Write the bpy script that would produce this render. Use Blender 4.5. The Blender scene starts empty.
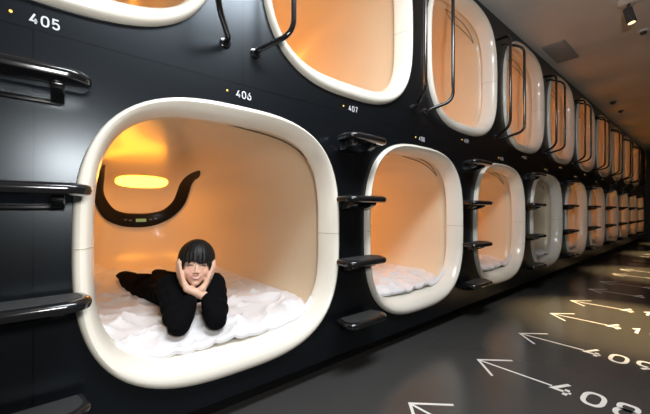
import bpy, bmesh, math, random
from mathutils import Vector, Matrix, noise

random.seed(7)
SC = bpy.context.scene
COL = SC.collection
PI = math.pi

# ------------------------------------------------------------------ measures
PITCH = 1.362          # distance between capsules of one row
FIRST = 0.603          # centre of the big capsule, lower row
LOW_Z, UP_Z = 0.776, 2.118
A, B, NEXP = 0.574, 0.578, 2.9
CEIL = 2.76
SEAM_Z = 1.452
X0, X1 = -2.6, 13.9
Y_OPP = -3.0
N_ROW = 10

# ------------------------------------------------------------------ materials
def new_mat(name):
    m = bpy.data.materials.new(name)
    m.use_nodes = True
    return m, m.node_tree, m.node_tree.nodes['Principled BSDF']

def mat(name, col, rough=0.5, metal=0.0, coat=0.0, spec=0.5, bump=0.0, bscale=40.0, var=0.0, vscale=3.0):
    m, nt, b = new_mat(name)
    b.inputs['Base Color'].default_value = (*col, 1)
    b.inputs['Roughness'].default_value = rough
    b.inputs['Metallic'].default_value = metal
    b.inputs['Coat Weight'].default_value = coat
    b.inputs['Coat Roughness'].default_value = 0.08
    b.inputs['Specular IOR Level'].default_value = spec
    if bump or var:
        tc = nt.nodes.new('ShaderNodeTexCoord')
    if bump:
        n = nt.nodes.new('ShaderNodeTexNoise'); n.inputs['Scale'].default_value = bscale
        n.inputs['Detail'].default_value = 4
        bp = nt.nodes.new('ShaderNodeBump'); bp.inputs['Strength'].default_value = bump
        bp.inputs['Distance'].default_value = 0.01
        nt.links.new(tc.outputs['Object'], n.inputs['Vector'])
        nt.links.new(n.outputs['Fac'], bp.inputs['Height'])
        nt.links.new(bp.outputs['Normal'], b.inputs['Normal'])
    if var:
        n2 = nt.nodes.new('ShaderNodeTexNoise'); n2.inputs['Scale'].default_value = vscale
        n2.inputs['Detail'].default_value = 5
        nt.links.new(tc.outputs['Object'], n2.inputs['Vector'])
        rp = nt.nodes.new('ShaderNodeValToRGB')
        rp.color_ramp.elements[0].position = 0.3; rp.color_ramp.elements[1].position = 0.7
        rp.color_ramp.elements[0].color = (*[c * (1 - var) for c in col], 1)
        rp.color_ramp.elements[1].color = (*[min(1, c * (1 + var)) for c in col], 1)
        nt.links.new(n2.outputs['Fac'], rp.inputs['Fac'])
        nt.links.new(rp.outputs['Color'], b.inputs['Base Color'])
    return m

def emit(name, col, strength):
    m, nt, b = new_mat(name)
    b.inputs['Base Color'].default_value = (*col, 1)
    b.inputs['Emission Color'].default_value = (*col, 1)
    b.inputs['Emission Strength'].default_value = strength
    b.inputs['Roughness'].default_value = 0.3
    return m

M = {}
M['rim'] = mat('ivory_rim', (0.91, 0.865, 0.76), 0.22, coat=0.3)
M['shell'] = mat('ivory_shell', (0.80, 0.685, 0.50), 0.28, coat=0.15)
M['dark_shell'] = M['shell']
M['black'] = mat('black_gloss', (0.010, 0.010, 0.011), 0.16, coat=0.4)
M['black_metal'] = mat('black_enamel', (0.012, 0.012, 0.013), 0.14, coat=0.6)
M['console'] = mat('black_console', (0.006, 0.006, 0.006), 0.32, spec=0.22)
M['rubber'] = mat('grey_grip', (0.030, 0.031, 0.031), 0.55, bump=0.25, bscale=220)
M['slot'] = mat('dark_slot', (0.34, 0.25, 0.17), 0.6)
M['seam'] = mat('shell_seam', (0.55, 0.48, 0.38), 0.6)
M['paint'] = mat('white_floor_paint', (0.86, 0.85, 0.80), 0.45)
M['sign'] = mat('white_sign_paint', (0.66, 0.68, 0.70), 0.4)
M['led'] = emit('amber_led', (1.0, 0.62, 0.12), 0.9)
M['lamp'] = emit('warm_lamp', (1.0, 0.35, 0.022), 13.5)
M['lamp_full'] = emit('warm_lamp_full', (1.0, 0.37, 0.035), 38.0)
M['lamp_off'] = mat('lamp_diffuser_off', (0.7, 0.68, 0.6), 0.35)
M['button'] = mat('console_button', (0.10, 0.11, 0.10), 0.3)
M['display'] = emit('console_display', (0.25, 0.5, 0.3), 0.10)
M['duvet'] = mat('white_cotton', (0.80, 0.79, 0.80), 0.85, bump=0.12, bscale=30)
M['ceiling'] = mat('grey_ceiling', (0.62, 0.61, 0.60), 0.75, var=0.12, vscale=1.3)
M['hatch'] = mat('hatch_grey', (0.30, 0.32, 0.335), 0.5)
M['dark_wall'] = mat('dark_wall', (0.06, 0.05, 0.045), 0.6, var=0.2)
M['grey_metal'] = mat('dark_fixture', (0.05, 0.05, 0.05), 0.4)
M['white_metal'] = mat('white_fixture', (0.75, 0.75, 0.73), 0.4)
M['spot_glass'] = emit('spot_lens', (1.0, 0.75, 0.42), 1.5)
M['cloth'] = mat('black_knit', (0.004, 0.004, 0.0048), 1.0, spec=0.05, bump=0.3, bscale=120)
M['trouser'] = mat('black_trouser', (0.0032, 0.0032, 0.0036), 1.0, spec=0.03)
M['hair'] = mat('black_hair', (0.005, 0.0045, 0.0045), 0.5, spec=0.3)

def facade_mat():
    m, nt, b = new_mat('black_facade_panel')
    L = nt.links
    tc = nt.nodes.new('ShaderNodeTexCoord')
    sx = nt.nodes.new('ShaderNodeSeparateXYZ'); L.new(tc.outputs['Object'], sx.inputs[0])
    def mth(op, a, v=None):
        n = nt.nodes.new('ShaderNodeMath'); n.operation = op
        for i, q in enumerate((a, v)):
            if q is None: continue
            if isinstance(q, (int, float)): n.inputs[i].default_value = q
            else: L.new(q, n.inputs[i])
        return n.outputs[0]
    xs = mth('ADD', sx.outputs['X'], 0.063 + PITCH * 4 + PITCH / 4)
    fx = mth('ABSOLUTE', mth('SUBTRACT', mth('MODULO', xs, PITCH / 2), PITCH / 4))
    gx = mth('LESS_THAN', fx, 0.0022)
    gz = mth('LESS_THAN', mth('ABSOLUTE', mth('SUBTRACT', sx.outputs['Z'], SEAM_Z)), 0.0022)
    g = mth('MAXIMUM', gx, gz)
    mx = nt.nodes.new('ShaderNodeMix'); mx.data_type = 'RGBA'
    mx.inputs[6].default_value = (0.0050, 0.0060, 0.0078, 1)
    mx.inputs[7].default_value = (0.002, 0.002, 0.003, 1)
    L.new(g, mx.inputs[0]); L.new(mx.outputs[2], b.inputs['Base Color'])
    b.inputs['Roughness'].default_value = 0.28
    b.inputs['Specular IOR Level'].default_value = 0.55
    b.inputs['Specular Tint'].default_value = (0.80, 0.91, 1.0, 1)
    bp = nt.nodes.new('ShaderNodeBump'); bp.inputs['Strength'].default_value = 0.6
    bp.inputs['Distance'].default_value = 0.002; bp.invert = True
    L.new(g, bp.inputs['Height']); L.new(bp.outputs['Normal'], b.inputs['Normal'])
    return m
M['facade'] = facade_mat()

def floor_mat():
    m, nt, b = new_mat('dark_glossy_floor')
    L = nt.links
    tc = nt.nodes.new('ShaderNodeTexCoord')
    n = nt.nodes.new('ShaderNodeTexNoise'); n.inputs['Scale'].default_value = 2.5; n.inputs['Detail'].default_value = 6
    L.new(tc.outputs['Object'], n.inputs['Vector'])
    rp = nt.nodes.new('ShaderNodeValToRGB')
    rp.color_ramp.elements[0].color = (0.050, 0.050, 0.048, 1); rp.color_ramp.elements[1].color = (0.064, 0.063, 0.060, 1)
    L.new(n.outputs['Fac'], rp.inputs['Fac']); L.new(rp.outputs['Color'], b.inputs['Base Color'])
    r2 = nt.nodes.new('ShaderNodeMapRange'); r2.inputs[3].default_value = 0.15; r2.inputs[4].default_value = 0.25
    L.new(n.outputs['Fac'], r2.inputs[0]); L.new(r2.outputs[0], b.inputs['Roughness'])
    b.inputs['Specular IOR Level'].default_value = 0.45
    return m
M['floor'] = floor_mat()

def skin_mat():
    m, nt, b = new_mat('skin')
    a = nt.nodes.new('ShaderNodeAttribute'); a.attribute_name = 'tint'
    nt.links.new(a.outputs['Color'], b.inputs['Base Color'])
    b.inputs['Roughness'].default_value = 0.5
    b.inputs['Subsurface Weight'].default_value = 0.12
    b.inputs['Subsurface Radius'].default_value = (0.012, 0.005, 0.003)
    return m
M['skin'] = skin_mat()

# ------------------------------------------------------------------ object helpers
def link_mesh(name, bm, m, parent=None, smooth=True, recalc=True):
    if recalc:
        bmesh.ops.recalc_face_normals(bm, faces=bm.faces)
    me = bpy.data.meshes.new(name)
    bm.to_mesh(me); bm.free()
    if smooth:
        me.shade_smooth()
        me.set_sharp_from_angle(angle=math.radians(42))
    for q in (m if isinstance(m, (list, tuple)) else [m]):
        me.materials.append(q)
    o = bpy.data.objects.new(name, me)
    COL.objects.link(o)
    if parent: o.parent = parent
    return o

def tag(o, label=None, cat=None, group=None, kind=None):
    if label: o['label'] = label
    if cat: o['category'] = cat
    if group: o['group'] = group
    if kind: o['kind'] = kind
    return o

def empty(name, loc):
    o = bpy.data.objects.new(name, None); COL.objects.link(o)
    o.location = loc; o.empty_display_size = 0.05
    return o

def copy_tree(o, parent=None):
    c = o.copy(); COL.objects.link(c)
    if parent is not None: c.parent = parent
    for ch in list(o.children): copy_tree(ch, c)
    return c

def box_bm(bm, x0, x1, y0, y1, z0, z1):
    vs = [bm.verts.new((x, y, z)) for z in (z0, z1) for y in (y0, y1) for x in (x0, x1)]
    for f in ((0, 2, 3, 1), (4, 5, 7, 6), (0, 1, 5, 4), (2, 6, 7, 3), (0, 4, 6, 2), (1, 3, 7, 5)):
        bm.faces.new([vs[i] for i in f])

def box_obj(name, ext, m, parent=None, bev=0.0):
    bm = bmesh.new(); box_bm(bm, *ext)
    if bev:
        bmesh.ops.bevel(bm, geom=bm.edges[:], offset=bev, segments=2, affect='EDGES', profile=0.6)
    return link_mesh(name, bm, m, parent)

def tube_bm(bm, pts, r, seg=12, caps=True):
    pts = [Vector(p) for p in pts]
    rs = r if isinstance(r, (list, tuple)) else [r] * len(pts)
    rings = []
    prev = None
    for i, p in enumerate(pts):
        d = (pts[min(i + 1, len(pts) - 1)] - pts[max(i - 1, 0)]).normalized()
        if prev is None:
            up = Vector((0, 0, 1)) if abs(d.z) < 0.9 else Vector((1, 0, 0))
            n = d.cross(up).normalized()
        else:
            n = (prev - d * prev.dot(d)).normalized()
        prev = n
        bt = d.cross(n)
        rings.append([bm.verts.new(p + (n * math.cos(2 * PI * k / seg) + bt * math.sin(2 * PI * k / seg)) * rs[i]) for k in range(seg)])
    for a, b in zip(rings, rings[1:]):
        for k in range(seg):
            bm.faces.new((a[k], a[(k + 1) % seg], b[(k + 1) % seg], b[k]))
    if caps:
        bm.faces.new(rings[0][::-1]); bm.faces.new(rings[-1])

def fillet(pts, r, n=6):
    pts = [Vector(p) for p in pts]
    out = [pts[0]]
    for i in range(1, len(pts) - 1):
        a, b, c = pts[i - 1], pts[i], pts[i + 1]
        rr = min(r, (a - b).length * 0.49, (c - b).length * 0.49)
        p, q = b + (a - b).normalized() * rr, b + (c - b).normalized() * rr
        for k in range(n + 1):
            t = k / n
            out.append(p * (1 - t) ** 2 + b * 2 * t * (1 - t) + q * t * t)
    out.append(pts[-1])
    return out

def sup(th, a, b, n):
    c, s = abs(math.cos(th)), abs(math.sin(th))
    r = ((c / a) ** n + (s / b) ** n) ** (-1 / n)
    return r * math.cos(th), r * math.sin(th)

def loft(bm, rings, closed=True):
    vs = [[bm.verts.new(p) for p in r] for r in rings]
    k = len(vs[0])
    for a, b in zip(vs, vs[1:]):
        for i in range(k if closed else k - 1):
            bm.faces.new((a[i], a[(i + 1) % k], b[(i + 1) % k], b[i]))
    return vs

# ------------------------------------------------------------------ camera
cam_d = bpy.data.cameras.new('camera'); cam = bpy.data.objects.new('camera', cam_d); COL.objects.link(cam)
CAM = Vector((0, -1.317, 0.90))
cam.location = CAM
cam.rotation_euler = (PI / 2, 0, -math.radians(90 - 50.37))
cam_d.sensor_width = 36; cam_d.sensor_fit = 'HORIZONTAL'
cam_d.lens = 320 / 650 * 36
cam_d.shift_y = 3.5 / 650
cam_d.clip_start = 0.02
SC.camera = cam

# ------------------------------------------------------------------ room
def struct(name, o):
    o.name = name; o['kind'] = 'structure'; return o
struct('floor', box_obj('floor', (X0, X1, Y_OPP, 2.4, -0.1, 0), M['floor']))
struct('ceiling', box_obj('ceiling', (X0, X1, Y_OPP, 2.4, CEIL, CEIL + 0.1), M['ceiling']))
struct('wall_back', box_obj('wall_back', (X0, X1, Y_OPP - 0.1, Y_OPP, 0, CEIL), M['dark_wall']))
struct('wall_end', box_obj('wall_end', (X1, X1 + 0.1, Y_OPP, 2.4, 0, CEIL), M['dark_wall']))
struct('wall_start', box_obj('wall_start', (X0 - 0.1, X0, Y_OPP, 2.4, 0, CEIL), M['dark_wall']))
struct('baseboard_front', box_obj('baseboard_front', (X0, X1, 0.095, 0.13, 0, 0.14), M['black']))

low_c = [FIRST + k * PITCH for k in range(N_ROW)]
PITCH_UP = 1.337       # the upper row sits half a capsule further along
up_c = [-0.058 + k * PITCH_UP for k in range(N_ROW)]

def facade():
    bm = bmesh.new()
    def cell(cx, cz, zlo, zhi, hw):
        ths = [2 * PI * i / 96 for i in range(96)]
        cor = [math.atan2(z - cz, sx * hw) % (2 * PI) for sx in (-1, 1) for z in (zlo, zhi)]
        ths = sorted(ths + cor)
        inn, out = [], []
        for t in ths:
            x, z = sup(t, A - 0.022, B - 0.022, NEXP)
            inn.append((cx + x, 0, cz + z))
            c, s = math.cos(t), math.sin(t)
            k = hw / abs(c) if abs(c) > 1e-9 else 1e9
            kz = ((zhi - cz) if s > 0 else (cz - zlo)) / abs(s) if abs(s) > 1e-9 else 1e9
            k = min(k, kz)
            out.append((cx + c * k, 0, cz + s * k))
        loft(bm, [inn, out])
    def rect(x0, x1, z0, z1):
        bm.faces.new([bm.verts.new(p) for p in ((x0, 0, z0), (x1, 0, z0), (x1, 0, z1), (x0, 0, z1))])
    zb = 0.10
    for c in low_c: cell(c, LOW_Z, zb, SEAM_Z, PITCH / 2)
    for c in up_c: cell(c, UP_Z, SEAM_Z, CEIL, PITCH_UP / 2)
    rect(X0, low_c[0] - PITCH / 2, zb, SEAM_Z); rect(low_c[-1] + PITCH / 2, X1, zb, SEAM_Z)
    rect(X0, up_c[0] - PITCH_UP / 2, SEAM_Z, CEIL); rect(up_c[-1] + PITCH_UP / 2, X1, SEAM_Z, CEIL)
    bmesh.ops.remove_doubles(bm, verts=bm.verts, dist=1e-5)
    for f in bm.faces:
        f.normal_update()
        if f.normal.y > 0: f.normal_flip()
    o = link_mesh('wall_front', bm, M['facade'], smooth=False, recalc=False)
    s = o.modifiers.new('thick', 'SOLIDIFY'); s.thickness = 0.02; s.offset = -1
    o['kind'] = 'structure'
facade()

# ------------------------------------------------------------------ capsule pods
SA, SB, SN = 0.565, 0.545, 3.6           # inner shell half sizes and squareness
SILL = 0.75
SY0, SD, SM = 0.95, 2.15, 2.6            # where the dome begins, depth, roundness
def shell_y(X, Z):
    rho = (abs(X / SA) ** SN + abs(Z / SB) ** SN) ** (1 / SN)
    rho = min(rho, 0.9999)
    return SY0 + (SD - SY0) * (1 - rho ** SM) ** (1 / SM)

def pod_proto(lit=True):
    root = empty('capsule_pod', (0, 0, 0))
    off = Vector((0, 0, B))               # local origin: bottom of the rim, on the facade plane
    NT = 112
    ths = [2 * PI * i / NT for i in range(NT)]
    def ring(a, b, n, y): return [Vector((*(lambda q: (q[0], y, q[1]))(sup(t, a, b, n)),)) + off for t in ths]
    # rounded rim
    prof = [(0.0, 0.012), (-0.001, -0.006), (0.003, -0.020), (0.010, -0.029), (0.020, -0.032), (0.031, -0.026), (0.041, -0.010), (0.050, 0.012),
            (0.057, 0.038), (0.062, 0.064), (0.0645, 0.084), (0.063, 0.090), (0.055, 0.092), (0.02, 0.092)]
    bm = bmesh.new()
    rings = []
    for o_, y in prof:
        t = max(0, min(1, o_ / 0.064))
        rg = ring(A - o_, B - o_, NEXP + (3.5 - NEXP) * t, y)
        for v in rg:                      # the sill is deeper than the sides
            if v.z < B: v.z += SILL * max(0, o_) * ((B - v.z) / (B - o_)) ** 2
        rings.append(rg)
    loft(bm, rings)
    link_mesh('rim', bm, M['rim'], root)
    # inner shell with a domed end
    bm = bmesh.new()
    rings = []
    for y in (0.085, 0.2, 0.45, 0.7, SY0): rings.append(ring(SA, SB, SN, y))
    for k in range(1, 22):
        u = k / 22 * PI / 2
        rr = math.cos(u) ** (2 / SM)
        rings.append(ring(SA * rr, SB * rr, SN, SY0 + (SD - SY0) * math.sin(u) ** (2 / SM)))
    vs = loft(bm, rings)
    bm.faces.new(vs[-1])
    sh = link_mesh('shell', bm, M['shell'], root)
    sm = sh.modifiers.new('thick', 'SOLIDIFY'); sm.thickness = 0.012; sm.offset = 1
    # the joint line between the two halves of the rim, both sides
    for sgn in (-1, 1):
        bm = bmesh.new()
        tube_bm(bm, [Vector((sgn * (A - o_ + 0.0), y - 0.0006, B + 0.0)) for o_, y in prof[2:12]], 0.0016, 6)
        link_mesh('joint_line', bm, M['seam'], root)
    # slot of the roll screen across the ceiling and down the sides
    bm = bmesh.new()
    for wv in (0, 1):
        pts = []
        for i in range(21):
            t = math.radians(40 + 52 * i / 20)
            x, z = sup(t, SA - 0.003, SB - 0.003, SN)
            pts.append(Vector((x, 0.165 + wv * 0.055 * math.sin(PI * i / 20), z)) + off)
        tube_bm(bm, pts, 0.0035, 6)
    link_mesh('screen_slot', bm, M['slot'], root)
    # black control console: a smile shaped band lying on the domed end
    mid = CONSOLE
    def dense(pl, n=8):
        out = []
        for i in range(len(pl) - 1):
            p0, p1, p2, p3 = (Vector(pl[max(0, min(len(pl) - 1, j))]) for j in (i - 1, i, i + 1, i + 2))
            for k in range(n):
                t = k / n
                out.append(0.5 * ((2 * p1) + (p2 - p0) * t + (2 * p0 - 5 * p1 + 4 * p2 - p3) * t * t + (3 * p1 - p0 - 3 * p2 + p3) * t ** 3))
        out.append(Vector(pl[-1])); return out
    line = dense(mid)
    bm = bmesh.new()
    rings = []
    for i, p in enumerate(line):
        d = line[min(i + 1, len(line) - 1)] - line[max(i - 1, 0)]
        nrm = Vector((-d.y, d.x)).normalized()
        w = p.z
        e = min(i, len(line) - 1 - i)
        if e < 3: w *= (0.45, 0.75, 0.93)[e]
        ring_ = []
        # closed section: front face slightly raised, rounded edges
        for s_, h_ in ((-1, 0.004), (-0.96, 0.016), (-0.85, 0.022), (-0.4, 0.025), (0, 0.026), (0.4, 0.025), (0.85, 0.022), (0.96, 0.016), (1, 0.004), (0.5, -0.006), (-0.5, -0.006)):
            X, Z = p.x + nrm.x * w * s_, p.y + nrm.y * w * s_
            ring_.append(Vector((X, shell_y(X, Z) - h_, Z)) + off)
        rings.append(ring_)
    vs = loft(bm, rings)
    bm.faces.new(vs[0]); bm.faces.new(vs[-1][::-1])
    con = link_mesh('console', bm, M['console'], root)
    # display and buttons on the lowest stretch of the console
    lo = min(range(len(line)), key=lambda i: line[i].y)
    def patch(name, X0_, X1_, Z0_, Z1_, m_, lift=0.029):
        bm_ = bmesh.new(); n_ = 6
        f = [[Vector((X0_ + (X1_ - X0_) * i / n_, 0, Z0_ + (Z1_ - Z0_) * j)) for i in range(n_ + 1)] for j in (0, 1)]
        top = [[bm_.verts.new(Vector((v.x, shell_y(v.x, v.z) - lift, v.z)) + off) for v in r] for r in f]
        bot = [[bm_.verts.new(Vector((v.x, shell_y(v.x, v.z) - 0.018, v.z)) + off) for v in r] for r in f]
        for i in range(n_):
            bm_.faces.new((top[0][i], top[0][i + 1], top[1][i + 1], top[1][i]))
            bm_.faces.new((bot[0][i], bot[1][i], bot[1][i + 1], bot[0][i + 1]))
            for j, r in ((0, 0), (1, 1)):
                bm_.faces.new((top[r][i], bot[r][i], bot[r][i + 1], top[r][i + 1]))
        for i in (0, n_):
            bm_.faces.new((top[0][i], top[1][i], bot[1][i], bot[0][i]))
        return link_mesh(name, bm_, m_, con)
    cx, cz = line[lo].x, line[lo].y
    patch('display', cx - 0.04, cx + 0.045, cz - 0.013, cz + 0.016, M['display'])
    for k in range(4):
        bx = cx + (-0.125, -0.085, 0.085, 0.125)[k]
        bz = min((q for q in line), key=lambda q: abs(q.x - bx) + (0 if abs(q.y - cz) < .15 else 9)).y
        patch('button', bx - 0.012, bx + 0.012, bz - 0.008, bz + 0.008, M['button'], 0.030)
    # oval lamp above the console
    lx, lz, lw, lh = LAMP
    bm = bmesh.new()
    rings = []
    for rr, h_ in ((1, -0.004), (1, 0.010), (0.93, 0.017), (0.6, 0.021), (0.15, 0.022)):
        r_ = []
        for k in range(36):
            X, Z = lx + lw * rr * math.copysign(abs(math.cos(k * PI / 18)) ** 0.75, math.cos(k * PI / 18)), lz + lh * rr * math.copysign(abs(math.sin(k * PI / 18)) ** 0.75, math.sin(k * PI / 18))
            r_.append(Vector((X, shell_y(X, Z) - h_, Z)) + off)
        rings.append(r_)
    vs = loft(bm, rings)
    bm.faces.new(vs[-1]); bm.faces.new(vs[0][::-1])
    link_mesh('lamp', bm, M['lamp'] if lit else M['lamp_off'], root)
    return root

# centre line of the console in pod coordinates: (x, z, half width)
CONSOLE = [(-0.345, 0.465, 0.010), (-0.345, 0.403, 0.020), (-0.350, 0.25, 0.042), (-0.277, 0.107, 0.056), (-0.173, 0.047, 0.062), (-0.046, 0.030, 0.066), (0.076, 0.038, 0.064),
           (0.187, 0.076, 0.055), (0.259, 0.14, 0.050), (0.301, 0.214, 0.047), (0.315, 0.30, 0.045), (0.316, 0.375, 0.043), (0.328, 0.425, 0.040), (0.362, 0.452, 0.034)]
LAMP = (-0.035, 0.378, 0.205, 0.045)

ORD = ['', 'first', 'second', 'third', 'fourth', 'fifth', 'sixth', 'seventh', 'eighth', 'ninth', 'tenth']
low_names = ['large ivory capsule pod with a woman lying inside, glowing orange',
             'ivory lower-row capsule pod next along from the pod with the woman']
up_names = ['ivory upper-row capsule pod above the 405 number, cut by the frame',
            'pale peach upper-row capsule pod above and right of the 406 number']
for k in range(2, N_ROW):
    low_names.append('lower-row capsule pod, %s along after the pod with the woman' % ORD[k])
    up_names.append('upper-row capsule pod with two black grab bars, %s along after the 405 pod' % ORD[k])
low_names[3] = 'unlit grey lower-row capsule pod among the glowing orange ones'
def full_light(o):
    for ch in o.children:
        if ch.name.startswith('lamp'):
            ch.material_slots[0].link = 'OBJECT'; ch.material_slots[0].material = M['lamp_full']
proto = pod_proto(True)
dim = pod_proto(False)
for k in range(N_ROW):
    o = proto if k == 0 else (dim if k == 3 else copy_tree(proto))
    o.location = (low_c[k], 0, LOW_Z - B)
    if k > 0 and k != 3: full_light(o)
    tag(o, low_names[k], 'capsule pod', 'capsule pods in the lower row')
for k in range(N_ROW):
    o = copy_tree(proto)
    if k > 0: full_light(o)
    o.location = (up_c[k], 0, UP_Z - B)
    tag(o, up_names[k], 'capsule pod', 'capsule pods in the upper row')

# ------------------------------------------------------------------ ladder steps
def step_proto():
    root = empty('ladder_step', (0, 0, 0))
    def plan(inset, z, back=-0.036, front=-0.165, hw=0.154, n=10, r=0.062):
        hw -= inset; f = front + inset; b_ = back - inset * 0.3
        pts = []
        rr = r - inset * 0.5
        for (cx, cy, a0) in ((hw - rr, f + rr, -PI / 2), (-hw + rr, f + rr, PI)):
            for i in range(n + 1):
                a = a0 + PI / 2 * i / n
                pts.append(Vector((cx + rr * math.cos(a), cy + rr * math.sin(a), z)))
            if a0 == -PI / 2:
                pts += [Vector((hw - 0.012, b_, z)), Vector((-hw + 0.012, b_, z))]
        # order: front right corner, back edge, then the front left corner
        return pts
    bm = bmesh.new()
    rings = [plan(0.012, -0.034), plan(0.003, -0.030), plan(0.0, -0.020), plan(0.0, -0.012), plan(0.004, -0.004), plan(0.013, 0.0)]
    vs = loft(bm, rings)
    bm.faces.new(vs[0][::-1]); bm.faces.new(vs[-1])
    link_mesh('tread', bm, M['black'], root)
    bm = bmesh.new()
    vs = loft(bm, [plan(0.022, -0.001), plan(0.022, 0.0015), plan(0.024, 0.0022)])
    bm.faces.new(vs[-1]); bm.faces.new(vs[0][::-1])
    link_mesh('grip_pad', bm, M['rubber'], root)
    for sx in (-1, 1):
        bm = bmesh.new()
        prof = [(-0.001, -0.022), (-0.110, -0.026), (-0.116, -0.040), (-0.108, -0.050), (-0.085, -0.060), (-0.055, -0.068), (-0.025, -0.072), (-0.001, -0.074)]
        x = sx * 0.073
        vs = loft(bm, [[Vector((x + d, y, z)) for y, z in prof] for d in (-0.016, 0.016)])
        bm.faces.new(vs[0][::-1]); bm.faces.new(vs[1])
        bmesh.ops.bevel(bm, geom=bm.edges[:], offset=0.004, segments=2, affect='EDGES', profile=0.6)
        link_mesh('bracket', bm, M['black'], root)
    box_obj('bracket_bar', (-0.082, 0.082, -0.016, -0.001, -0.076, -0.062), M['console'], root, 0.004)
    return root
sp = step_proto()
levels = [0.318, 0.640, 0.978, 1.306]
lev_name = ['lowest', 'second from the bottom', 'third from the bottom', 'topmost']
first = True
for k in range(N_ROW):
    for i, z in enumerate(levels):
        o = sp if first else copy_tree(sp)
        first = False
        o.location = (FIRST - PITCH / 2 + k * PITCH, 0, z)
        where = ('left of the pod with the woman' if k == 0 else 'between the woman’s pod and the next' if k == 1 else
                 'beside the unlit grey pod, near side' if k == 3 else '%s ladder after the woman’s pod' % ORD[k])
        where = where.replace('’', "'")
        tag(o, 'black wall step, %s, %s' % (lev_name[i], where), 'step', 'black ladder steps on the capsule wall')

# ------------------------------------------------------------------ grab bars on the upper pods
def bar_proto(s):
    root = empty('grab_bar', (0, 0, 0))
    xf, xv = s * 0.598, s * 0.500
    zl, zh = 0.0, 0.92
    pts = fillet([(xf - xf, 0.0, zl), (xf - xf, -0.035, zl + 0.004), (xv - xf, -0.165, zl + 0.055), (xv - xf, -0.165, zh - 0.055), (0, -0.035, zh - 0.004), (0, 0.0, zh)], 0.065, 8)
    bm = bmesh.new(); tube_bm(bm, pts, 0.0118, 14)
    link_mesh('rail', bm, M['black_metal'], root)
    for z in (zl, zh):
        bm = bmesh.new()
        tube_bm(bm, [(0, 0.001, z), (0, -0.006, z), (0, -0.010, z)], [0.024, 0.024, 0.016], 20)
        link_mesh('flange', bm, M['black_metal'], root)
    return root
BAR_Z = 1.612
for s in (-1, 1):
    bp = bar_proto(s)
    used = False
    for k in range(N_ROW):
        if k == 0 and s < 0: continue
        o = copy_tree(bp) if used else bp
        used = True
        o.location = (up_c[k] + s * 0.598, 0, BAR_Z)
        side = 'near' if s < 0 else 'far'
        where = ('the pod over number 405' if k == 0 else 'the upper pod %s after the 405 pod' % ORD[k])
        tag(o, 'black grab bar on the %s side of %s' % (side, where), 'grab bar', 'black grab bars of the upper pods')

# ------------------------------------------------------------------ lettering made of strokes (unit box 1 x 1)
def arc(cx, cy, rx, ry, a0, a1, n=10):
    return [(cx + rx * math.cos(math.radians(a0 + (a1 - a0) * i / n)), cy + ry * math.sin(math.radians(a0 + (a1 - a0) * i / n))) for i in range(n + 1)]
def rrect(x0, x1, y0, y1, r):
    return (arc(x1 - r, y1 - r, r, r, 0, 90, 6) + arc(x0 + r, y1 - r, r, r, 90, 180, 6) + arc(x0 + r, y0 + r, r, r, 180, 270, 6) + arc(x1 - r, y0 + r, r, r, 270, 360, 6))
GLYPH = {
    '0': [(rrect(0.04, 0.96, 0.0, 1.0, 0.38), True)],
    '1': [([(0.22, 0.76), (0.58, 1.0), (0.58, 0.0)], False)],
    '2': [(arc(0.5, 0.68, 0.44, 0.32, 165, -30, 12) + [(0.06, 0.0), (0.96, 0.0)], False)],
    '3': [(arc(0.5, 0.74, 0.40, 0.26, 160, -80, 10) + arc(0.5, 0.27, 0.45, 0.27, 80, -160, 12), False)],
    '4': [([(0.62, 1.0), (0.02, 0.27), (0.98, 0.27)], False), ([(0.72, 0.52), (0.72, 0.0)], False)],
    '5': [([(0.90, 1.0), (0.16, 1.0), (0.10, 0.52)] + arc(0.5, 0.31, 0.45, 0.31, 140, -155, 14), False)],
    '6': [(rrect(0.06, 0.94, 0.0, 0.60, 0.28), True), ([(0.66, 1.0), (0.30, 0.66), (0.07, 0.34)], False)],
    '7': [([(0.05, 1.0), (0.95, 1.0), (0.40, 0.0)], False)],
    '8': [(rrect(0.04, 0.96, 0.0, 0.54, 0.26), True), (rrect(0.10, 0.90, 0.54, 1.0, 0.22), True)],
    '9': [(rrect(0.06, 0.94, 0.40, 1.0, 0.28), True), ([(0.34, 0.0), (0.70, 0.34), (0.93, 0.66)], False)],
}
def stroke(bm, pts, w, closed, to3, thick):
    pts = [Vector((*p, 0)) for p in pts]
    # drop doubles
    q = [pts[0]]
    for p in pts[1:]:
        if (p - q[-1]).length > 1e-6: q.append(p)
    if closed and (q[0] - q[-1]).length < 1e-6: q.pop()
    n = len(q)
    rows = []
    for i, p in enumerate(q):
        a = q[(i - 1) % n] if (closed or i > 0) else p
        c = q[(i + 1) % n] if (closed or i < n - 1) else p
        d1 = (p - a).normalized() if (p - a).length else (c - p).normalized()
        d2 = (c - p).normalized() if (c - p).length else d1
        d = (d1 + d2)
        d = d.normalized() if d.length > 1e-6 else d1
        nn = Vector((-d.y, d.x, 0))
        cosv = max(0.45, nn.dot(Vector((-d1.y, d1.x, 0))))
        off = nn * (w / 2 / cosv)
        rows.append([bm.verts.new(to3(p + off, thick)), bm.verts.new(to3(p - off, thick)), bm.verts.new(to3(p - off, 0)), bm.verts.new(to3(p + off, 0))])
    m = n if closed else n - 1
    for i in range(m):
        a, b = rows[i], rows[(i + 1) % n]
        for j in range(4):
            bm.faces.new((a[j], a[(j + 1) % 4], b[(j + 1) % 4], b[j]))
    if not closed:
        bm.faces.new(rows[0][::-1]); bm.faces.new(rows[-1])

def digit_obj(ch, w, h, sw, to3, thick, m, parent, x0):
    bm = bmesh.new()
    for pts, cl in GLYPH[ch]:
        stroke(bm, [(x0 + px * w, py * h) for px, py in pts], sw, cl, to3, thick)
    return link_mesh('digit', bm, m, parent, smooth=False)

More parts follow.
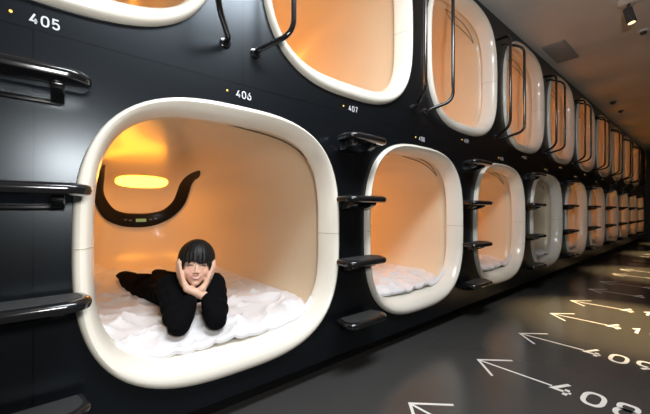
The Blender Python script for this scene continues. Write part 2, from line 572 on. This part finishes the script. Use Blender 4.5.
# numbers and amber lights on the wall
for k in range(N_ROW):
    for row, c, z, num in (('upper', up_c[k], 1.470, 405 + 2 * k), ('lower', low_c[k], 1.395, 406 + 2 * k)):
        r = empty('pod_number', (c + 0.0245, 0, z))
        tag(r, 'small white number %d on the black wall %s the %s-row pod' % (num, 'below' if row == 'upper' else 'above', row), 'number sign', 'white pod numbers on the black wall')
        for j, ch in enumerate(str(num)):
            digit_obj(ch, 0.0170, 0.029, 0.0050, lambda p, t: Vector((p.x, -0.0003 - t, p.y)), 0.0008, M['sign'], r, -0.036 + j * 0.0255)
        bm = bmesh.new()
        tube_bm(bm, [(0, 0.002, 0), (0, -0.002, 0), (0, -0.004, 0)], [0.0042, 0.0042, 0.0025], 14)
        led = link_mesh('indicator_light', bm, M['led'])
        led.location = (c - 0.054, 0, z + 0.017)
        tag(led, 'tiny amber indicator light beside the number %d on the wall' % num, 'indicator light', 'amber indicator lights beside the numbers')

# arrows with numbers on the floor
all_c = sorted([(up_c[k], 405 + 2 * k) for k in range(N_ROW)] + [(low_c[k], 406 + 2 * k) for k in range(N_ROW)])
for c, num in all_c:
    if num < 407: continue
    r = empty('floor_arrow', (c - 0.022, -0.420, 0))
    tag(r, 'white floor arrow pointing at the pods with the number %d behind it' % num, 'floor arrow', 'white numbered arrows on the dark floor')
    T = 0.0008
    to3 = lambda p, t: Vector((p.y, -p.x, 0.0002 + t))
    bm = bmesh.new()
    stroke(bm, [(0.136, 0.145), (0.0, 0.0), (0.136, -0.13)], 0.014, False, to3, T)
    link_mesh('arrow_head', bm, M['paint'], r, smooth=False)
    bm = bmesh.new()
    stroke(bm, [(0.012, 0.0), (0.375, 0.004)], 0.013, False, to3, T * 0.8)
    link_mesh('arrow_shaft', bm, M['paint'], r, smooth=False)
    to4 = lambda p, t: Vector((p.y - 0.050, -p.x, 0.0002 + t))
    for j, ch in enumerate(str(num)):
        digit_obj(ch, 0.078, 0.130, 0.020, to4, T, M['paint'], r, 0.382 + j * 0.118)

# ------------------------------------------------------------------ bedding
def duvet_bm(seed, front=0.055, ruck=1.5):
    bm = bmesh.new()
    nx, ny = 92, 150
    zl = B - SB                       # lowest point of the shell, local
    grid = []
    for j in range(ny + 1):
        v = j / ny
        row = []
        for i in range(nx + 1):
            u = i / nx * 2 - 1
            y = front + (1.90 - front) * v
            zt = B - 0.430
            rr = 1.0 if y <= SY0 else (1 - min(0.999, ((y + 0.02 - SY0) / (SD - SY0))) ** SM) ** (1 / SM)
            def surf(x_):
                if y < 0.085:
                    o_ = 0.024 + 0.040 * min(1, max(0, (y + 0.02) / 0.105)) ** 0.7
                    a_, b_, n_ = A - o_, B - o_, 3.4
                else: a_, b_, n_ = SA * rr, SB * rr, SN
                t_ = min(0.998, abs(x_) / a_)
                z_ = b_ * (1 - t_ ** n_) ** (1 / n_)
                return B - z_ + (SILL * o_ * (z_ / b_) ** 2 if y < 0.085 else 0)
            hw = (0.445 + 0.055 * min(1, max(0, (y - 0.05) / 0.25))) * rr
            x = u * hw
            p = Vector((x * 2.2 + seed * 3.1, y * 2.2, seed))
            n1 = noise.noise(p); n2 = noise.noise(p * 2.6 + Vector((5, 1, 0)))
            ridg = 1 - abs(noise.noise(Vector((x * 3.4 + y * 2.2 + seed, y * 3.6 - x * 1.7, seed * 2)))) * 2
            ridg2 = 1 - abs(noise.noise(Vector((x * 8 - y * 3 + seed, y * 7 + x * 4, seed * 3)))) * 2
            z = zt + ruck * (0.015 * n1 + 0.012 * n2 + 0.016 * max(0, ridg) ** 3 + 0.011 * max(0, ridg2) ** 3)
            z += 0.030 * max(0, (y - 0.8))
            e = (y - front)
            yy = y
            if e < 0.14:
                k = 1 - e / 0.14
                z -= 0.040 * k * k
                yy = y + 0.016 * noise.noise(Vector((x * 5 + seed, 1.3, seed))) * k + 0.014 * k * noise.noise(Vector((x * 11, seed, 4.0)))
            lowest = surf(x) + 0.012
            dz = z - lowest
            z = lowest + (math.sqrt(dz * dz + 0.0004) + dz) / 2
            if v > 0.97: z -= 0.03 * (v - 0.97) / 0.03
            row.append((x, yy, z))
        grid.append(row)
    top = [[bm.verts.new(p) for p in r] for r in grid]
    bot = []
    for j, r in enumerate(grid):
        b_ = []
        for p in r:
            y = p[1]
            rr = 1.0 if y < SY0 else (1 - min(0.999, ((y + 0.02 - SY0) / (SD - SY0))) ** SM) ** (1 / SM)
            zf = B - SB * rr * max(0.0, 1 - min(1, abs(p[0]) / (SA * rr)) ** SN) ** (1 / SN) + 0.006
            if y < 0.10: zf = max(zf, p[2] - 0.014)
            b_.append(bm.verts.new((p[0], y, min(zf, p[2] - 0.012))))
        bot.append(b_)
    for j in range(ny):
        for i in range(nx):
            bm.faces.new((top[j][i], top[j][i + 1], top[j + 1][i + 1], top[j + 1][i]))
            bm.faces.new((bot[j][i], bot[j + 1][i], bot[j + 1][i + 1], bot[j][i + 1]))
    for j in range(ny):
        for i in (0, nx):
            bm.faces.new((top[j][i], top[j + 1][i], bot[j + 1][i], bot[j][i]))
    for i in range(nx):
        for j in (0, ny):
            bm.faces.new((top[j][i], bot[j][i], bot[j][i + 1], top[j][i + 1]))
    return bm
d0 = None
for k in range(N_ROW):
    if k < 2:
        o = link_mesh('duvet', duvet_bm(1.7 + k * 2.3), M['duvet'])
        d0 = o
    else:
        o = d0.copy(); COL.objects.link(o)
    o.location = (low_c[k], 0, LOW_Z - B)
    lab = ('rumpled white duvet under the woman in the large orange pod' if k == 0 else
           'rumpled white duvet in the lower pod next to the woman\'s pod' if k == 1 else
           'white duvet in the unlit grey lower pod' if k == 3 else
           'white duvet in the lower pod %s after the woman\'s pod' % ORD[k])
    tag(o, lab, 'duvet', 'white duvets in the lower pods')

# ------------------------------------------------------------------ ceiling fittings and warm spots
SPOTS = [(3.88 + 2.95 * k, -0.85) for k in range(4)]
for k, (x, y) in enumerate(SPOTS):
    r = empty('ceiling_spotlight', (x, y, CEIL)); r.rotation_euler = (0, 0, -PI / 2)
    bm = bmesh.new()
    tube_bm(bm, [(0, 0, 0), (0, 0, -0.02), (0, 0, -0.03)], [0.075, 0.075, 0.06], 28)
    link_mesh('mount', bm, M['white_metal'], r)
    bm = bmesh.new()
    tube_bm(bm, [(0, 0, -0.028), (0, 0, -0.07)], 0.012, 12)
    link_mesh('stem', bm, M['grey_metal'], r)
    bm = bmesh.new()
    tube_bm(bm, [(-0.012, 0, -0.062), (-0.008, 0, -0.072), (0.018, 0, -0.200), (0.019, 0, -0.205)], [0.02, 0.032, 0.036, 0.030], 20)
    link_mesh('lamp_head', bm, M['grey_metal'], r)
    bm = bmesh.new()
    tube_bm(bm, [(0.0189, 0, -0.2045), (0.0195, 0, -0.2075)], 0.026, 20)
    link_mesh('lens', bm, M['spot_glass'], r)
    tag(r, ['white-based dark spotlight on the grey ceiling at the top right', 'second spotlight along the ceiling, above the warm floor streaks',
            'third spotlight along the ceiling towards the far wall', 'farthest ceiling spotlight, nearest to the end wall'][k], 'spotlight', 'ceiling spotlights over the corridor')
    ld = bpy.data.lights.new('spot_beam', 'SPOT'); lo = bpy.data.objects.new('spot_beam', ld); COL.objects.link(lo)
    lo.location = (x, y - 0.021, CEIL - 0.214); lo.rotation_euler = (Vector((x - 0.42, y - 0.02, 0)) - lo.location).to_track_quat('-Z', 'Y').to_euler()
    ld.energy = 900; ld.color = (1.0, 0.70, 0.34); ld.spot_size = math.radians(40); ld.spot_blend = 0.7; ld.shadow_soft_size = 0.03
r = empty('ceiling_hatch', (4.52, -0.19, CEIL))
box_obj('hatch_frame', (-0.30, 0.30, -0.11, 0.11, -0.012, 0), M['hatch'], r, 0.004)
box_obj('hatch_panel', (-0.275, 0.275, -0.09, 0.09, -0.016, -0.004), M['hatch'], r, 0.003)
tag(r, 'blue-grey rectangular hatch in the ceiling near the capsule wall', 'ceiling hatch')
for k, (x, y) in enumerate(((4.64, -0.87), (7.3, -0.24), (8.05, -0.24))):
    r = empty('smoke_detector', (x, y, CEIL))
    bm = bmesh.new(); tube_bm(bm, [(0, 0, 0), (0, 0, -0.012), (0, 0, -0.018)], [0.045, 0.045, 0.035], 24)
    link_mesh('base', bm, M['white_metal'] if k == 0 else M['grey_metal'], r)
    bm = bmesh.new(); tube_bm(bm, [(0, 0, -0.017), (0, 0, -0.035), (0, 0, -0.042)], [0.028, 0.026, 0.014], 24)
    link_mesh('sensor', bm, M['grey_metal'], r)
    tag(r, ['small pale-based detector beside the spotlight at the top right', 'small dark detector on the ceiling past the hatch', 'farther small dark detector on the ceiling by the capsule wall'][k], 'detector', 'small detectors on the ceiling')

# ------------------------------------------------------------------ the woman
DG = bpy.context.evaluated_depsgraph_get
def ell(bm, c, r, rot=None, sub=3):
    mt = Matrix.Translation(Vector(c)) @ (rot.to_4x4() if rot else Matrix.Identity(4)) @ Matrix.Diagonal((*r, 1))
    bmesh.ops.create_icosphere(bm, subdivisions=sub, radius=1.0, matrix=mt)

def hull(bm, items):
    """convex skin around ellipsoids (centre, radii or radius)"""
    tmp = bmesh.new()
    for c, r in items:
        ell(tmp, c, r if isinstance(r, (tuple, list)) else (r, r, r), sub=2)
    res = bmesh.ops.convex_hull(tmp, input=tmp.verts[:])
    junk = [v for v in tmp.verts if not v.link_faces]
    bmesh.ops.delete(tmp, geom=junk, context='VERTS')
    loose = [f for f in res.get('geom_interior', []) if isinstance(f, bmesh.types.BMVert) and f.is_valid]
    bmesh.ops.delete(tmp, geom=loose, context='VERTS')
    me = bpy.data.meshes.new('tmp'); tmp.to_mesh(me); tmp.free()
    bm.from_mesh(me); bpy.data.meshes.remove(me)

def chain(bm, pts):
    for a, b in zip(pts, pts[1:]): hull(bm, [a, b])

def remeshed(name, bm, m, voxel, smooth=4, parent=None, factor=0.5, rough=None):
    bmesh.ops.recalc_face_normals(bm, faces=bm.faces)
    me = bpy.data.meshes.new('tmp'); bm.to_mesh(me); bm.free()
    o = bpy.data.objects.new('tmp', me); COL.objects.link(o)
    r = o.modifiers.new('r', 'REMESH'); r.mode = 'VOXEL'; r.voxel_size = voxel
    if smooth:
        s = o.modifiers.new('s', 'SMOOTH'); s.iterations = smooth; s.factor = factor
    dg = DG(); dg.update()
    me2 = bpy.data.meshes.new_from_object(o.evaluated_get(dg), depsgraph=dg)
    bpy.data.objects.remove(o); bpy.data.meshes.remove(me)
    me2.name = name
    me2.shade_smooth()
    me2.materials.clear(); me2.materials.append(m)
    q = bpy.data.objects.new(name, me2); COL.objects.link(q)
    if parent: q.parent = parent
    return q

BED = 0.355
V = Vector
# head frame: +Y is where the face looks, +X is towards the far pods (her left), +Z the crown
HC = V((0.528, 0.335, 0.628))
fwd = V((-0.27, -0.955, 0.10)).normalized()
side = V((0, 0, 1)).cross(fwd).normalized() * -1
upv = fwd.cross(side).normalized()
if upv.z < 0: upv = -upv
side = fwd.cross(upv).normalized()
roll = Matrix.Rotation(math.radians(-5), 3, fwd)
side, upv = roll @ side, roll @ upv
HM3 = Matrix((side, fwd, upv)).transposed()
def H(x, y, z): return HC + HM3 @ V((x, y, z))
def hell(bm, c, r): ell(bm, H(*c), r, HM3)

def head(bm):
    hell(bm, (0, -0.012, 0.030), (0.074, 0.090, 0.086))
    def hh(items):
        hull(bm, [(H(*c), r) for c, r in items])
    hh([((0, 0.030, 0.028), 0.056), ((0.026, 0.044, -0.030), 0.034), ((-0.026, 0.044, -0.030), 0.034), ((0, 0.060, -0.080), 0.021), ((0.040, 0.0, -0.048), 0.024), ((-0.040, 0.0, -0.048), 0.024)])
    hell(bm, (0, 0.070, -0.084), (0.018, 0.014, 0.014))
    hh([((0, 0.086, -0.002), 0.006), ((0, 0.0985, -0.030), 0.0085)])
    hell(bm, (0.011, 0.090, -0.034), (0.007, 0.008, 0.006)); hell(bm, (-0.011, 0.090, -0.034), (0.007, 0.008, 0.006))
    for s in (-1, 1):
        hell(bm, (s * 0.036, 0.056, -0.032), (0.022, 0.022, 0.022))
        hell(bm, (s * 0.030, 0.074, 0.003), (0.015, 0.008, 0.008))
        hell(bm, (s * 0.074, -0.012, -0.012), (0.009, 0.018, 0.030))
    hell(bm, (0, 0.0845, -0.053), (0.024, 0.008, 0.0045)); hell(bm, (0, 0.0825, -0.062), (0.019, 0.009, 0.005))

ARM = {   # her right arm (towards the ladder on the near side) and her left arm
    -1: dict(sh=V((0.425, 0.425, 0.515)), el=V((0.398, 0.158, 0.402)), wr=V((0.480, 0.270, 0.478))),
    1: dict(sh=V((0.628, 0.375, 0.508)), el=V((0.548, 0.120, 0.404)), wr=V((0.552, 0.236, 0.478))),
}
def hand(bm, s, wr):
    heel = H(s * 0.034, 0.072, -0.110)
    hull(bm, [(wr, 0.023), (heel, 0.019)])
    roots = [(0.060, 0.066, -0.052), (0.0665, 0.049, -0.052), (0.071, 0.031, -0.055), (0.073, 0.013, -0.061)]
    hull(bm, [(heel, 0.017), (H(s * 0.048, 0.068, -0.085), 0.013), (H(s * 0.062, 0.020, -0.082), 0.012)])
    hull(bm, [(H(s * 0.048, 0.068, -0.085), 0.012), (H(s * 0.062, 0.020, -0.082), 0.011)] + [(H(s * r[0], r[1], r[2]), 0.009) for r in roots])
    L = [0.068, 0.076, 0.070, 0.056]
    for i, r in enumerate(roots):
        y = r[1]
        k = L[i]
        p0 = H(s * r[0], y, r[2])
        p1 = H(s * (r[0] + 0.010), y - 0.004 - 0.002 * i, r[2] + k * 0.45)
        p2 = H(s * (r[0] + 0.015), y - 0.009 - 0.004 * i, r[2] + k * 0.78)
        p3 = H(s * (r[0] + 0.014), y - 0.013 - 0.006 * i, r[2] + k)
        chain(bm, [(p0, 0.0085), (p1, 0.0080), (p2, 0.0073), (p3, 0.0062)])
    # thumb leaves the side of the palm and lies under the jaw
    chain(bm, [(H(s * 0.036, 0.060, -0.104), 0.012), (H(s * 0.050, 0.028, -0.098), 0.010), (H(s * 0.064, 0.002, -0.080), 0.0085), (H(s * 0.070, -0.010, -0.064), 0.007)])

LEG = {   # hip, knee, ankle, toe
    -1: [(V((0.435, 1.00, 0.405)), 0.078), (V((0.400, 1.32, 0.385)), 0.054), (V((0.395, 1.38, 0.388)), 0.053), (V((0.384, 1.55, 0.390)), 0.036), (V((0.378, 1.59, 0.386)), 0.038), (V((0.372, 1.64, 0.378)), 0.034)],
    1: [(V((0.560, 1.00, 0.405)), 0.078), (V((0.590, 1.31, 0.383)), 0.054), (V((0.595, 1.37, 0.386)), 0.053), (V((0.606, 1.525, 0.382)), 0.034), (V((0.610, 1.56, 0.380)), 0.036), (V((0.618, 1.62, 0.376)), 0.032)],
}
def trunk(bm, g):
    def e(r): return tuple(q + g for q in r)
    hull(bm, [(V((0.47, 0.455, 0.490)), e((0.070, 0.055, 0.065))), (V((0.585, 0.425, 0.490)), e((0.070, 0.055, 0.065))), (V((0.517, 0.62, 0.435)), e((0.112, 0.06, 0.078)))])
    hull(bm, [(V((0.517, 0.62, 0.435)), e((0.112, 0.06, 0.078))), (V((0.505, 0.82, 0.405)), e((0.105, 0.06, 0.068)))])
    hull(bm, [(V((0.505, 0.82, 0.405)), e((0.105, 0.06, 0.068))), (V((0.500, 1.00, 0.402)), e((0.145, 0.08, 0.076)))])
def arms(bm, g, upto=1.0):
    for s, a in ARM.items():
        w = a['el'].lerp(a['wr'], upto)
        root = V((0.47, 0.45, 0.50)) if s < 0 else V((0.585, 0.42, 0.50))
        chain(bm, [(root, 0.058 + g), (a['sh'], 0.052 + g), (a['sh'].lerp(a['el'], 0.5), 0.044 + g), (a['el'], 0.034 + g)])
        chain(bm, [(a['el'], 0.035 + g), (a['el'].lerp(a['wr'], 0.35), 0.037 + g), (w, 0.024 + (0.014 if upto == 1 else 0.0) * 0 + g)])

bm = bmesh.new()
head(bm)
hull(bm, [(H(0, -0.020, -0.050), 0.050), (V((0.527, 0.425, 0.530)), 0.052)])
trunk(bm, 0.0)
arms(bm, 0.0)
for s in (-1, 1):
    hand(bm, s, ARM[s]['wr'])
    chain(bm, LEG[s])
person = remeshed('person', bm, M['skin'], 0.0032, 3)
# skin pigment: eyes, brows, lips, cheeks
me = person.data
at = me.color_attributes.new('tint', 'FLOAT_COLOR', 'POINT')
inv = HM3.transposed()
def lerp3(a, b, t): return tuple(x + (y - x) * t for x, y in zip(a, b))
def ellipse(x, z, cx, cz, rx, rz, soft=0.35):
    d = math.hypot((x - cx) / rx, (z - cz) / rz)
    return max(0.0, min(1.0, (1 + soft - d) / (2 * soft)))
SKIN = (0.70, 0.44, 0.32)
vals = []
for v in me.vertices:
    q = inv @ (v.co - HC)
    c = SKIN
    if q.y > 0.045 and abs(q.x) < 0.058 and -0.10 < q.z < 0.06:
        for s in (-1, 1):
            c = lerp3(c, (0.76, 0.36, 0.27), 0.5 * ellipse(q.x, q.z, s * 0.036, -0.028, 0.020, 0.016, 0.7))
            arch = 0.003 * (1 - ((q.x - s * 0.031) / 0.016) ** 2)
            c = lerp3(c, (0.03, 0.02, 0.017), ellipse(q.x, q.z - arch, s * 0.031, -0.001, 0.0155, 0.0042))
            c = lerp3(c, (0.09, 0.055, 0.04), 0.85 * ellipse(q.x, q.z - arch, s * 0.033, 0.0195, 0.0185, 0.0034))
            c = lerp3(c, (0.30, 0.13, 0.09), 0.7 * ellipse(q.x, q.z, s * 0.0075, -0.0385, 0.004, 0.0022))
        smile = 0.010 * (q.x / 0.024) ** 2 * 0.7
        c = lerp3(c, (0.62, 0.20, 0.17), 0.95 * ellipse(q.x, q.z - smile, 0, -0.0585, 0.026, 0.0085, 0.2))
        c = lerp3(c, (0.85, 0.80, 0.74), 0.9 * ellipse(q.x, q.z - smile, 0, -0.0575, 0.018, 0.0030, 0.3))
    vals.extend((*c, 1.0))
at.data.foreach_set('color', vals)
tag(person, 'smiling person in black lying prone on a white duvet, chin propped on both hands', 'person')

bm = bmesh.new()
trunk(bm, 0.014); arms(bm, 0.013, 0.90)
hull(bm, [(V((0.527, 0.430, 0.520)), 0.064), (V((0.527, 0.445, 0.500)), 0.07)])
# soft folds at the elbows, waist and shoulders
for s, a in ARM.items():
    for t, r in ((0.30, 0.050), (0.55, 0.047), (0.80, 0.046)):
        p = a['sh'].lerp(a['el'], t); ell(bm, p + V((s * 0.006, -0.004, 0.004)), (r + 0.011, r * 0.55, r + 0.009))
    for t in (0.18, 0.5, 0.75):
        p = a['el'].lerp(a['wr'], t); ell(bm, p, (0.046 - 0.007 * t, 0.036 - 0.006 * t, 0.026))
for y, r in ((0.58, 0.127), (0.70, 0.122), (0.80, 0.120), (0.90, 0.128)):
    ell(bm, V((0.51, y, 0.445 - 0.12 * (y - 0.5))), (r, 0.024, 0.088))
remeshed('sweater', bm, M['cloth'], 0.0045, 4, person)
bm = bmesh.new()
hull(bm, [(V((0.503, 0.90, 0.404)), (0.124, 0.05, 0.084)), (V((0.500, 1.01, 0.403)), (0.158, 0.085, 0.088))])
for s in (-1, 1): chain(bm, [(p, r + 0.012) for p, r in LEG[s][:4]])
remeshed('trousers', bm, M['trouser'], 0.005, 4, person)
for s in (-1, 1):
    bm = bmesh.new(); chain(bm, [(p, r + 0.006) for p, r in LEG[s][3:]])
    hull(bm, [(LEG[s][4][0], 0.040), (LEG[s][5][0] + V((s * 0.014, 0.0, 0)), 0.030), (LEG[s][5][0] - V((s * 0.014, 0, 0)), 0.030)])
    remeshed('sock', bm, M['trouser'], 0.004, 3, person)

# hair: a cap of strands with a straight fringe
bm = bmesh.new()
NA, NR = 96, 20
outer, inner = [], []
rnd = random.Random(3)
jag = [rnd.uniform(-1, 1) for _ in range(NA)]
for j in range(NR + 1):
    ro, ri = [], []
    for i in range(NA):
        az = 2 * PI * i / NA - PI      # 0 looks forward
        a = abs(az)
        if a < math.radians(42): zl = 0.009 + 0.010 * jag[i]
        elif a < math.radians(64): zl = 0.014 - 0.074 * ((a - math.radians(42)) / math.radians(22)) ** 0.8 + 0.002 * jag[i]
        else: zl = -0.060 - 0.035 * min(1, (a - math.radians(64)) / 1.2) + 0.003 * jag[i]
        t = j / NR
        # polar angle from the crown down to the hair's edge
        zc_, rz = 0.030, 0.099
        z = zc_ + rz * math.cos(t * PI / 2) if zl >= zc_ else None
        top = zc_ + rz
        ang_end = PI / 2
        if t <= 0.6:
            u = t / 0.6 * PI / 2
            z, k = zc_ + rz * math.cos(u), math.sin(u)
        else:
            u = (t - 0.6) / 0.4
            z, k = zc_ + (zl - zc_) * u, 1.0 - 0.05 * u * u * (1 if a > 1 else 0.2)
        wv = 1 + 0.016 * math.sin(i * 2.1 + j * 0.12) * min(1, t * 2) + 0.012 * jag[i] * min(1, t * 1.5)
        x = math.sin(az) * 0.0875 * k * wv
        y = -0.010 + math.cos(az) * (0.102 if a < PI / 2 else 0.108) * k * wv
        ro.append(H(x, y, z))
        ri.append(H(x * 0.93, -0.010 + (y + 0.010) * 0.93, z - 0.007 * (1 - t)))
    outer.append(ro); inner.append(ri)
vo = loft(bm, outer[1:]); vi = loft(bm, inner[1:])
bm.faces.new(vo[0]); bm.faces.new(vi[0][::-1])
for i in range(NA):
    bm.faces.new((vo[-1][i], vo[-1][(i + 1) % NA], vi[-1][(i + 1) % NA], vi[-1][i]))
hair = link_mesh('hair', bm, M['hair'], person)

# ------------------------------------------------------------------ camera flash and added ceiling fill
def area(name, loc, target, size, size_y, energy, col):
    ld = bpy.data.lights.new(name, 'AREA'); lo = bpy.data.objects.new(name, ld); COL.objects.link(lo)
    ld.shape = 'RECTANGLE'; ld.size = size; ld.size_y = size_y; ld.energy = energy; ld.color = col
    lo.location = loc
    lo.rotation_euler = (Vector(target) - Vector(loc)).to_track_quat('-Z', 'Y').to_euler()
    return lo
area('ceiling_bounce_fill', (0.75, -1.15, CEIL - 0.02), (0.75, -1.0, 0), 1.4, 0.5, 68, (0.90, 0.95, 1.0))  # added area light, stands in for flash bounced off the ceiling
area('camera_flash', (0.07, -1.50, 1.22), (0.52, 0.3, 0.75), 0.26, 0.18, 7.5, (1.0, 0.97, 0.93)).data.spread = math.radians(125)
ld = bpy.data.lights.new('bounce_flash', 'SPOT'); lo = bpy.data.objects.new('bounce_flash', ld); COL.objects.link(lo)
lo.location = (0.06, -1.52, 1.30); ld.energy = 120; ld.spot_size = math.radians(110); ld.spot_blend = 0.9; ld.shadow_soft_size = 0.05
lo.rotation_euler = (Vector((2.4, -1.7, CEIL)) - lo.location).to_track_quat('-Z', 'Y').to_euler()

w = bpy.data.worlds.new('world'); SC.world = w; w.use_nodes = True
w.node_tree.nodes['Background'].inputs[0].default_value = (0.02, 0.022, 0.025, 1)
w.node_tree.nodes['Background'].inputs[1].default_value = 0.3

SC.view_settings.view_transform = 'Standard'
SC.view_settings.look = 'None'
SC.view_settings.exposure = 0.17
SC.view_settings.gamma = 1.0
SC.view_settings.use_curve_mapping = False
SC.cycles.use_denoising = True
SC.cycles.max_bounces = 8
SC.cycles.sample_clamp_indirect = 4.0
